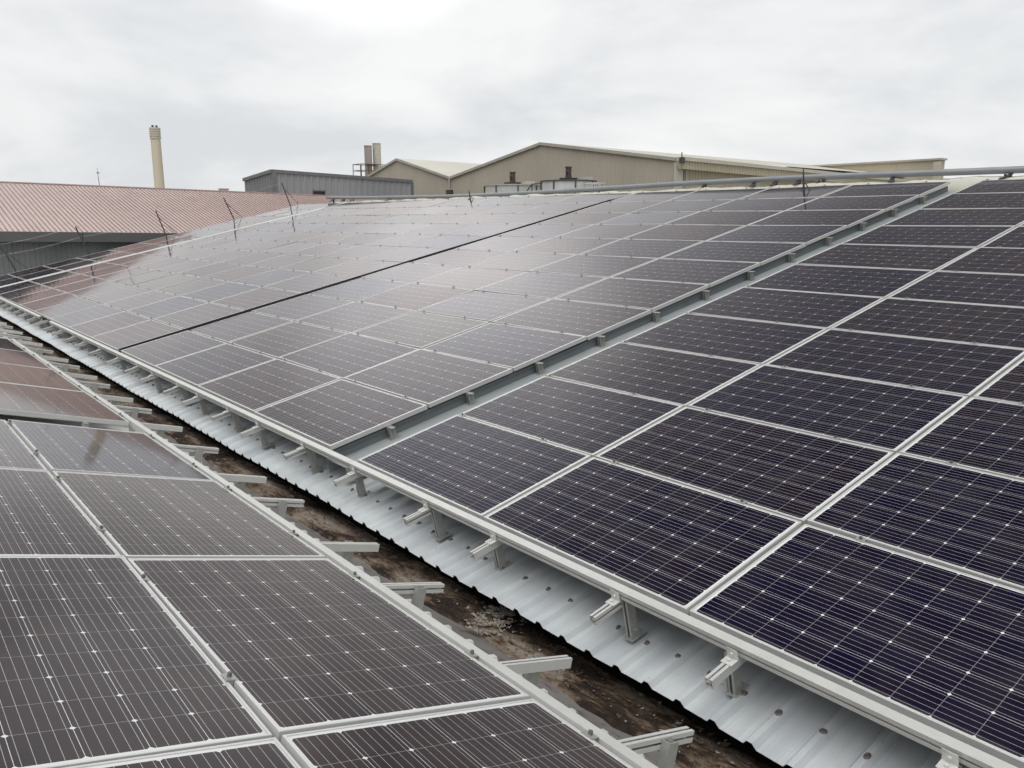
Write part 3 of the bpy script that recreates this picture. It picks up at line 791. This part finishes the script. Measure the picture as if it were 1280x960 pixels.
def part(root, name, bm, mat, **k):
    o = mesh_obj(name, bm, mat, root, **k); o.matrix_parent_inverse = root.matrix_world.inverted(); return o
def poly(bm, pts): return bm.faces.new([bm.verts.new(p) for p in pts])

# pink roofed shed across the end
pk = empty('pink_roof_shed', Vector((32, -4, -7))); tag(pk, 'long shed with faded pink standing seam roof and dark grey eave gutter', 'shed')
Y0, Y1 = 12.0, -24.0
ze = lambda y: 1.47 + 0.021*(y+3.0); zr = lambda y: 3.36 + 0.0215*(y+6.0)
XE, XR = 28.0, 36.0
bm = bmesh.new()
poly(bm, [(XE, Y0, ze(Y0)), (XE, Y1, ze(Y1)), (XR, Y1, zr(Y1)), (XR, Y0, zr(Y0))])
poly(bm, [(XR, Y0, zr(Y0)), (XR, Y1, zr(Y1)), (XR+8, Y1, ze(Y1)), (XR+8, Y0, ze(Y0))])
part(pk, 'roof', bm, M_pinkroof)
bm = bmesh.new(); y = Y0
while y > Y1:
    for dy in (0.0,):
        a, b = Vector((XE-0.02, y, ze(y)+0.002)), Vector((XR, y, zr(y)+0.002))
        w = 0.011; up = Vector((-0.21, 0, 0.977))*0.035
        v0 = [a+Vector((0, -w, 0)), a+Vector((0, w, 0)), b+Vector((0, w, 0)), b+Vector((0, -w, 0))]
        lo = [bm.verts.new(p) for p in v0]; hi = [bm.verts.new(p+up) for p in v0]
        bm.faces.new(hi)
        for i in range(4): bm.faces.new((lo[i], lo[(i+1) % 4], hi[(i+1) % 4], hi[i]))
    y -= 0.168
part(pk, 'roof_seams', bm, M_pinkrib)
bm = bmesh.new(); tube(bm, [(XR, Y0, zr(Y0)+0.02), (XR, Y1, zr(Y1)+0.02)], 0.05, 6); part(pk, 'ridge_capping', bm, M_pinkrib)
bm = bmesh.new()
for a, b in ((Y0, -3.93), (-3.95, Y1)):
    box(bm, XE-0.10, XE+0.05, b, a, 0, 1, lambda x, y, z: Vector((x, y, ze(y) - (0.36 if z == 0 else 0.012))))
part(pk, 'fascia_gutter', bm, M_fascia)
bm = bmesh.new()
corr_wall(bm, (28.45, Y0), (28.45, Y1), -7, lambda s: ze(Y0+(Y1-Y0)*s)-0.05, 0.17, 0.02, (-1, 0), 0.85)
poly(bm, [(28.06, Y0, ze(Y0)-0.3), (28.06, Y1, ze(Y1)-0.3), (28.6, Y1, ze(Y1)-0.3), (28.6, Y0, ze(Y0)-0.3)])
poly(bm, [(28.5, Y1, -7), (28.5, Y1, ze(Y1)-.1), (36, Y1, zr(Y1)-.1), (43.5, Y1, ze(Y1)-.1), (43.5, Y1, -7)])
poly(bm, [(28.5, Y0, -7), (28.5, Y0, ze(Y0)-.1), (36, Y0, zr(Y0)-.1), (43.5, Y0, ze(Y0)-.1), (43.5, Y0, -7)])
part(pk, 'wall', bm, M_olive)
# antenna and vent box on its ridge
an = empty('antenna', Vector((36.2, -6.56, zr(-6.5)))); tag(an, 'thin whip antenna standing on the pink roof ridge', 'antenna')
bm = bmesh.new(); tube(bm, [(0, 0, -0.05), (0, 0.02, 0.45), (0, 0.03, 0.84)], 0.012, 6, rs=[0.018, 0.012, 0.006]); mesh_obj('mast', bm, M_dsteel, an)
bm = bmesh.new(); box(bm, -0.03, 0.03, -0.04, 0.07, 0.60, 0.64); mesh_obj('crossbar', bm, M_dsteel, an)
vb = empty('box_vent', Vector((37.5, -12.7, zr(-12.7)-0.1))); tag(vb, 'small pinkish box vent peeking over the pink roof ridge', 'vent')
bm = bmesh.new(); box(bm, -0.18, 0.18, -0.19, 0.19, -0.25, 0.30); mesh_obj('body', bm, M_pinkroof, vb)
bm = bmesh.new(); box(bm, -0.22, 0.22, -0.23, 0.23, 0.301, 0.33); mesh_obj('lid', bm, M_trim_grey, vb)

# grey clad building
gb = empty('grey_clad_building', Vector((51, -25, -7))); tag(gb, 'low dark grey building with vertical ribbed cladding and flat roof edge', 'building')
gA, gB, gC = Vector((52.94, -19.81, 4.74)), Vector((48.0, -19.81, 5.12)), Vector((48.0, -30.57, 4.75))
gD = gA + gC - gB
bm = bmesh.new(); corr_wall(bm, (48, -19.9), (48, -30.5), -7, lambda s: 5.12+(4.75-5.12)*s-0.12, 0.46, 0.06, (-1, 0), 0.62); part(gb, 'wall', bm, M_gwall)
bm = bmesh.new(); corr_wall(bm, (48.05, -19.81), (52.9, -19.81), -7, lambda s: 5.12+(4.74-5.12)*s-0.12, 0.46, 0.05, (0, 1), 0.62)
poly(bm, [(48.05, -30.5, -7), (48.05, -30.5, 4.7), (52.9, -30.5, 4.3), (52.9, -30.5, -7)]); poly(bm, [(52.9, -19.9, -7), (52.9, -19.9, 4.7), (52.9, -30.5, 4.3), (52.9, -30.5, -7)])
part(gb, 'side_wall', bm, M_gside)
bm = bmesh.new(); up = Vector((0, 0, -0.03)); poly(bm, [gA+up, gB+up, gC+up, gD+up]); part(gb, 'roof', bm, M_gtrim)
bm = bmesh.new()
for a, b, n in ((gB, gC, Vector((-0.12, 0, 0))), (gB, gA, Vector((0, 0.12, 0)))):
    q = [a+n, b+n, b, a]; lo = [bm.verts.new(p-Vector((0, 0, 0.20))) for p in q]; hi = [bm.verts.new(p+Vector((0, 0, 0.01))) for p in q]
    bm.faces.new(hi); bm.faces.new(lo)
    for i in range(4): bm.faces.new((lo[i], lo[(i+1) % 4], hi[(i+1) % 4], hi[i]))
part(gb, 'roof_edge', bm, M_gtrim)
bm = bmesh.new(); box(bm, 47.86, 47.93, -20.02, -19.72, -7, 4.93); box(bm, 47.86, 47.93, -30.62, -30.42, -7, 4.58); part(gb, 'corner_trim', bm, M_gtrim)
bm = bmesh.new(); box(bm, 47.84, 47.92, -23.45, -22.65, 3.30, 3.78); w_ = part(gb, 'window', bm, M_glass)
bm = bmesh.new(); box(bm, 47.80, 47.93, -23.5, -22.6, 3.79, 3.86); part(gb, 'window_hood', bm, M_gtrim)

# twin stacks with a service platform
for (y, xx, ztop, r, mat, lab) in ((-34.80, 62.0, 8.35, 0.335, M_stack2, 'shorter brownish steel stack, left of the twin pair behind grey building'),
                                   (-35.68, 62.0, 8.60, 0.365, M_stack, 'taller pale steel stack, right of the twin pair behind grey building')):
    s = empty('flue_stack', Vector((xx, y, -7))); tag(s, lab, 'stack', 'twin flue stacks')
    bm = bmesh.new(); tube(bm, [(0, 0, 0), (0, 0, ztop+7)], r, 40, cap=False); tube(bm, [(0, 0, ztop+7-0.5), (0, 0, ztop+7-0.001)], r-0.04, 20); mesh_obj('pipe', bm, mat, s)
    for dz in (-0.02, -1.55 if r < .35 else -1.95):
        bm = bmesh.new(); tube(bm, [(0, 0, ztop+7+dz-0.05), (0, 0, ztop+7+dz)], r+0.035, 20); mesh_obj('flange', bm, mat, s)
    if r < .35:
        bm = bmesh.new(); box(bm, -0.6, -0.3, -0.5, 0.48, ztop+7-1.75, ztop+7-1.62); mesh_obj('clamp_band', bm, M_dsteel, s)
pf_ = empty('service_platform', Vector((62, -35.2, -7))); tag(pf_, 'rusty railed service platform around the base of the twin stacks', 'platform')
bm = bmesh.new(); box(bm, 61.2, 62.8, -37.1, -33.6, 5.55, 5.63); box(bm, 61.9, 62.1, -34.4, -34.2, -7, 5.55); box(bm, 61.9, 62.1, -36.6, -36.4, -7, 5.55); part(pf_, 'deck', bm, M_rust)
bm = bmesh.new()
for x in (61.25, 62.75):
    for y in (-33.65, -34.4, -35.3, -36.2, -37.05): tube(bm, [(x, y, 5.63), (x, y, 6.72)], 0.035, 6)
    for z in (6.15, 6.70): tube(bm, [(x, -33.65, z), (x, -37.05, z)], 0.032, 6)
for y in (-33.65, -37.05):
    for z in (6.15, 6.70): tube(bm, [(61.25, y, z), (62.75, y, z)], 0.032, 6)
part(pf_, 'guard_rail', bm, M_rust)

# beige multi-bay factory
bf = empty('beige_factory', Vector((40, -45, -7))); tag(bf, 'large beige ribbed factory with twin gables, cream roof and cream side fascia', 'factory building')
YB = -34.0
P = {'E': (25.86, 5.24), 'K': (37.35, 6.86), 'V': (47.94, 5.07), 'K2': (55.65, 6.86), 'W': (63.4, 5.0)}
bm = bmesh.new()
corr_wall(bm, (25.86, YB), (47.94, YB), -7, lambda s: 0, 0.22, 0.03, (0, 1), 0.6)
def gable_top(x):
    k = ['E', 'K', 'V', 'K2', 'W']
    for a, b in zip(k, k[1:]):
        if P[a][0] <= x <= P[b][0]+1e-6: return P[a][1] + (P[b][1]-P[a][1])*(x-P[a][0])/(P[b][0]-P[a][0])
    return 5.0
bm.free(); bm = bmesh.new()
corr_wall(bm, (25.86, YB), (47.94, YB), -7, lambda s: gable_top(25.86+22.08*s)-0.08, 0.22, 0.03, (0, 1), 0.6)
o = part(bf, 'wall', bm, M_beige)
bm = bmesh.new(); corr_wall(bm, (47.96, YB), (63.4, YB), -7, lambda s: gable_top(47.96+15.44*s)-0.08, 0.22, 0.03, (0, 1), 0.6); part(bf, 'wall', bm, M_beige)
# roof planes run back along -Y
for a, b in (('E', 'K'), ('K', 'V'), ('V', 'K2'), ('K2', 'W')):
    bm = bmesh.new(); (xa, za), (xb, zb) = P[a], P[b]
    drop = 0.018
    back = YB-40 if a == 'E' else YB-24
    corr = []
    n = max(2, int((YB+0.12-back)/0.8))
    for (x, z) in ((xa, za), (xb, zb)): corr.append([Vector((x, YB+0.14 + (back-YB-0.14)*i/n, z - drop*40*i/n*0.4)) for i in range(n+1)])
    v0 = [bm.verts.new(p) for p in corr[0]]; v1 = [bm.verts.new(p) for p in corr[1]]
    for i in range(n): bm.faces.new((v0[i], v0[i+1], v1[i+1], v1[i]))
    part(bf, 'roof', bm, M_creamroof)
bm = bmesh.new()
for a, b in (('E', 'K'), ('K', 'V'), ('V', 'K2'), ('K2', 'W')):
    (xa, za), (xb, zb) = P[a], P[b]
    box(bm, xa, xb, YB+0.05, YB+0.16, 0, 1, lambda x, y, z: Vector((x, y, (za if abs(x-xa) < 1e-4 else zb) - (0.17 if z == 0 else -0.012))))
part(bf, 'barge_trim', bm, M_trim_grey)
# right side wall with fascia and gutter
XS = 25.86; ysl = lambda y: 5.24 + (4.94-5.24)*(YB-y)/15.0
bm = bmesh.new(); corr_wall(bm, (XS+0.02, YB-0.05), (XS+0.02, -62), -7, lambda s: ysl(YB-0.05-28*s)-0.6, 0.26, 0.04, (-1, 0), 0.6); part(bf, 'side_wall', bm, M_cream)
bm = bmesh.new(); corr_wall(bm, (XS-0.42, YB+0.0), (XS-0.42, -62), 0, lambda s: 1, 0.26, 0.04, (-1, 0), 0.6)
for v in bm.verts: v.co.z = ysl(v.co.y) - (0.62 if v.co.z < 0.5 else 0.18)
poly(bm, [(XS-0.42, YB, ysl(YB)-0.62), (XS, YB, ysl(YB)-0.62), (XS, -62, ysl(-62)-0.62), (XS-0.42, -62, ysl(-62)-0.62)])
poly(bm, [(XS-0.42, YB, ysl(YB)-0.62), (XS, YB, ysl(YB)-0.62), (XS, YB, ysl(YB)-0.1), (XS-0.42, YB, ysl(YB)-0.1)])
part(bf, 'fascia', bm, M_cream)
bm = bmesh.new(); box(bm, XS-0.55, XS+0.05, -62, YB+0.02, 0, 1, lambda x, y, z: Vector((x, y, ysl(y) - (0.18 if z == 0 else -0.02)))); part(bf, 'eave_gutter', bm, M_cream_trim)
bm = bmesh.new(); box(bm, XS-0.12, XS-0.06, YB-0.5, YB+0.2, -7, 4.95); part(bf, 'corner_trim', bm, M_cream_trim)
for y in (YB-0.75, YB-9.5):
    bm = bmesh.new(); tube(bm, [(XS-0.16, y, -7), (XS-0.16, y, ysl(y)-0.64)], 0.06, 8); part(bf, 'downpipe', bm, M_trim_grey)
bm = bmesh.new(); box(bm, XS-0.62, XS-0.40, YB-0.05, YB+0.20, 4.9, 5.22); tube(bm, [(XS-0.5, YB+0.1, 5.2), (XS-0.5, YB+0.1, 5.5)], 0.03, 6); part(bf, 'rainwater_head', bm, M_dsteel)
bm = bmesh.new(); box(bm, 47.6, 48.2, YB+0.05, YB+0.3, 3.4, 4.1); part(bf, 'rainwater_head', bm, M_rust)
bm = bmesh.new(); tube(bm, [(47.94, YB+0.15, 3.4), (47.94, YB+0.15, 5.0)], 0.08, 8); part(bf, 'downpipe', bm, M_trim_grey)

# farther cream building with a level parapet
fb = empty('cream_parapet_building', Vector((35, -62, -7))); tag(fb, 'far cream building with a plain level parapet rising behind the ridge pipe', 'building')
bm = bmesh.new()
box(bm, 23.35, 36, -60.8, -60, -7, 6.05); part(fb, 'wall', bm, M_cream)
bm = bmesh.new(); box(bm, 23.2, 36, -60.85, -59.85, 6.055, 6.19); part(fb, 'parapet_cap', bm, M_trim_grey)
bm = bmesh.new(); box(bm, 23.22, 23.7, -59.98, -59.8, -7, 5.94); part(fb, 'corner_trim', bm, M_cream_trim)
bm = bmesh.new()
for x in (26.5, 31.0, 36): box(bm, x, x+0.05, -59.995, -59.97, -7, 5.94)
part(fb, 'panel_joint', bm, M_trim_grey)

# white mixing tanks beyond the ridge
def tank(x, y, r, zt, lab, big):
    k = empty('mixing_tank', Vector((x, y, -7))); tag(k, lab, 'tank', 'white mixing tanks beyond the ridge')
    bm = bmesh.new(); tube(bm, [(0, 0, 0), (0, 0, zt+7)], r, 28); mesh_obj('shell', bm, M_white, k, smooth=False)
    bm = bmesh.new(); tube(bm, [(0, 0, zt+7.002), (0, 0, zt+7.06)], r+0.05, 28); mesh_obj('rim', bm, M_trim_grey if not big else M_dsteel, k)
    bm = bmesh.new()
    for q in range(8):
        a = q*math.pi/4+0.3
        tube(bm, [((r+.03)*math.cos(a), (r+.03)*math.sin(a), 5), ((r+.03)*math.cos(a), (r+.03)*math.sin(a), zt+7.0)], 0.035, 5)
    mesh_obj('stave', bm, M_dsteel, k)
    bm = bmesh.new()
    z0 = zt+7.06
    box(bm, -0.30, 0.30, -0.30, 0.30, z0, z0+0.14)
    mesh_obj('drive_base', bm, M_motor, k)
    bm = bmesh.new()
    tube(bm, [(0, 0, z0+0.141), (0, 0, z0+0.24)], 0.15, 10); tube(bm, [(0, 0, z0+0.24), (0, 0, z0+0.60)], 0.14, 12)
    tube(bm, [(0, 0, z0+0.60), (0, 0, z0+0.65)], 0.165, 12)
    tube(bm, [(-0.05, 0.10, z0+0.42), (-0.05, 0.19, z0+0.42)], 0.07, 8)
    mesh_obj('agitator_motor', bm, M_motor, k)
    bm = bmesh.new(); box(bm, -0.9, -0.45, -0.72, -0.32, z0, z0+0.17); mesh_obj('hatch', bm, M_white, k)
tank(27.95, -24.0, 1.42, 3.52, 'white tank with rusty motor on top, left of the pair beyond ridge', False)
tank(24.1, -24.3, 1.30, 3.60, 'white tank with dark lid and brown motor, right of the pair beyond ridge', True)
# cage and ladder rail next to the right tank
cg = empty('pipe_cage', Vector((22.2, -24.2, -7))); tag(cg, 'pale upright pipe cage beside the right hand white tank', 'cage')
bm = bmesh.new()
for q in range(9):
    a = q*2*math.pi/9; tube(bm, [(0.45*math.cos(a), 0.45*math.sin(a), 0), (0.45*math.cos(a), 0.45*math.sin(a), 10.48)], 0.035, 5)
mesh_obj('bars', bm, M_white, cg)
bm = bmesh.new()
for z in (10.0, 10.46): 
    ring = [(0.45*math.cos(q*2*math.pi/24), 0.45*math.sin(q*2*math.pi/24), z) for q in range(25)]
    tube(bm, ring, 0.03, 5)
mesh_obj('hoops', bm, M_white, cg)
hr = empty('hand_rail', Vector((26.3, -23.6, 3.0))); tag(hr, 'thin dark handrail sloping up between the two white tanks', 'handrail')
bm = bmesh.new(); tube(bm, [(0.5, 0, -0.15), (-0.35, 0, 0.55), (-2.2, 0, 0.62)], 0.03, 6); mesh_obj('rail', bm, M_dsteel, hr)
bm = bmesh.new(); tube(bm, [(-0.35, 0, -9.9), (-0.35, 0, 0.55)], 0.03, 6); tube(bm, [(0.5, 0, -9.9), (0.5, 0, -0.15)], 0.03, 6); mesh_obj('stanchion', bm, M_dsteel, hr)

# tall cream chimney
ch = empty('chimney', Vector((90, -24.85, -7))); tag(ch, 'tall slender cream chimney with banded top behind the pink roof', 'chimney')
bm = bmesh.new(); tube(bm, [(0, 0, 0), (0, 0.06, 17.6)], 0.5, 48, rs=[0.56, 0.50]); mesh_obj('shaft', bm, M_chim, ch)
for k in range(5):
    bm = bmesh.new(); tube(bm, [(0, 0.06, 17.42+0.24*k), (0, 0.06, 17.42+0.24*k+0.15)], 0.575, 24); mesh_obj('band', bm, M_chimband, ch)
bm = bmesh.new(); tube(bm, [(0, 0.06, 17.6), (0, 0.06, 18.56)], 0.50, 24); mesh_obj('crown', bm, M_chimband, ch, smooth=False)
for dy in (0.20, -0.20):
    bm = bmesh.new(); tube(bm, [(0, 0.06+dy, 18.56), (0, 0.06+dy, 18.80)], 0.12, 10); mesh_obj('flue', bm, M_dsteel, ch)

# seams between panel blocks: two black strips painting shade, one pale cover
for xa, xb, za, zb, mat, lab, nm in ((7.135, 7.300, -0.16, 0.002, M_void, 'thick black strip painting shade in the seam between panel blocks, right slope', 'seam_shade_box'),
                                 (14.0, 14.045, -0.16, -0.006, M_dark, 'thin dark strip painting shade in the next seam toward the far end', 'seam_shade_strip'),
                                 (20.76, 21.06, -0.05, -0.004, M_frame, 'wide pale cover strip between the last two panel blocks at far end', 'cover_strip')):
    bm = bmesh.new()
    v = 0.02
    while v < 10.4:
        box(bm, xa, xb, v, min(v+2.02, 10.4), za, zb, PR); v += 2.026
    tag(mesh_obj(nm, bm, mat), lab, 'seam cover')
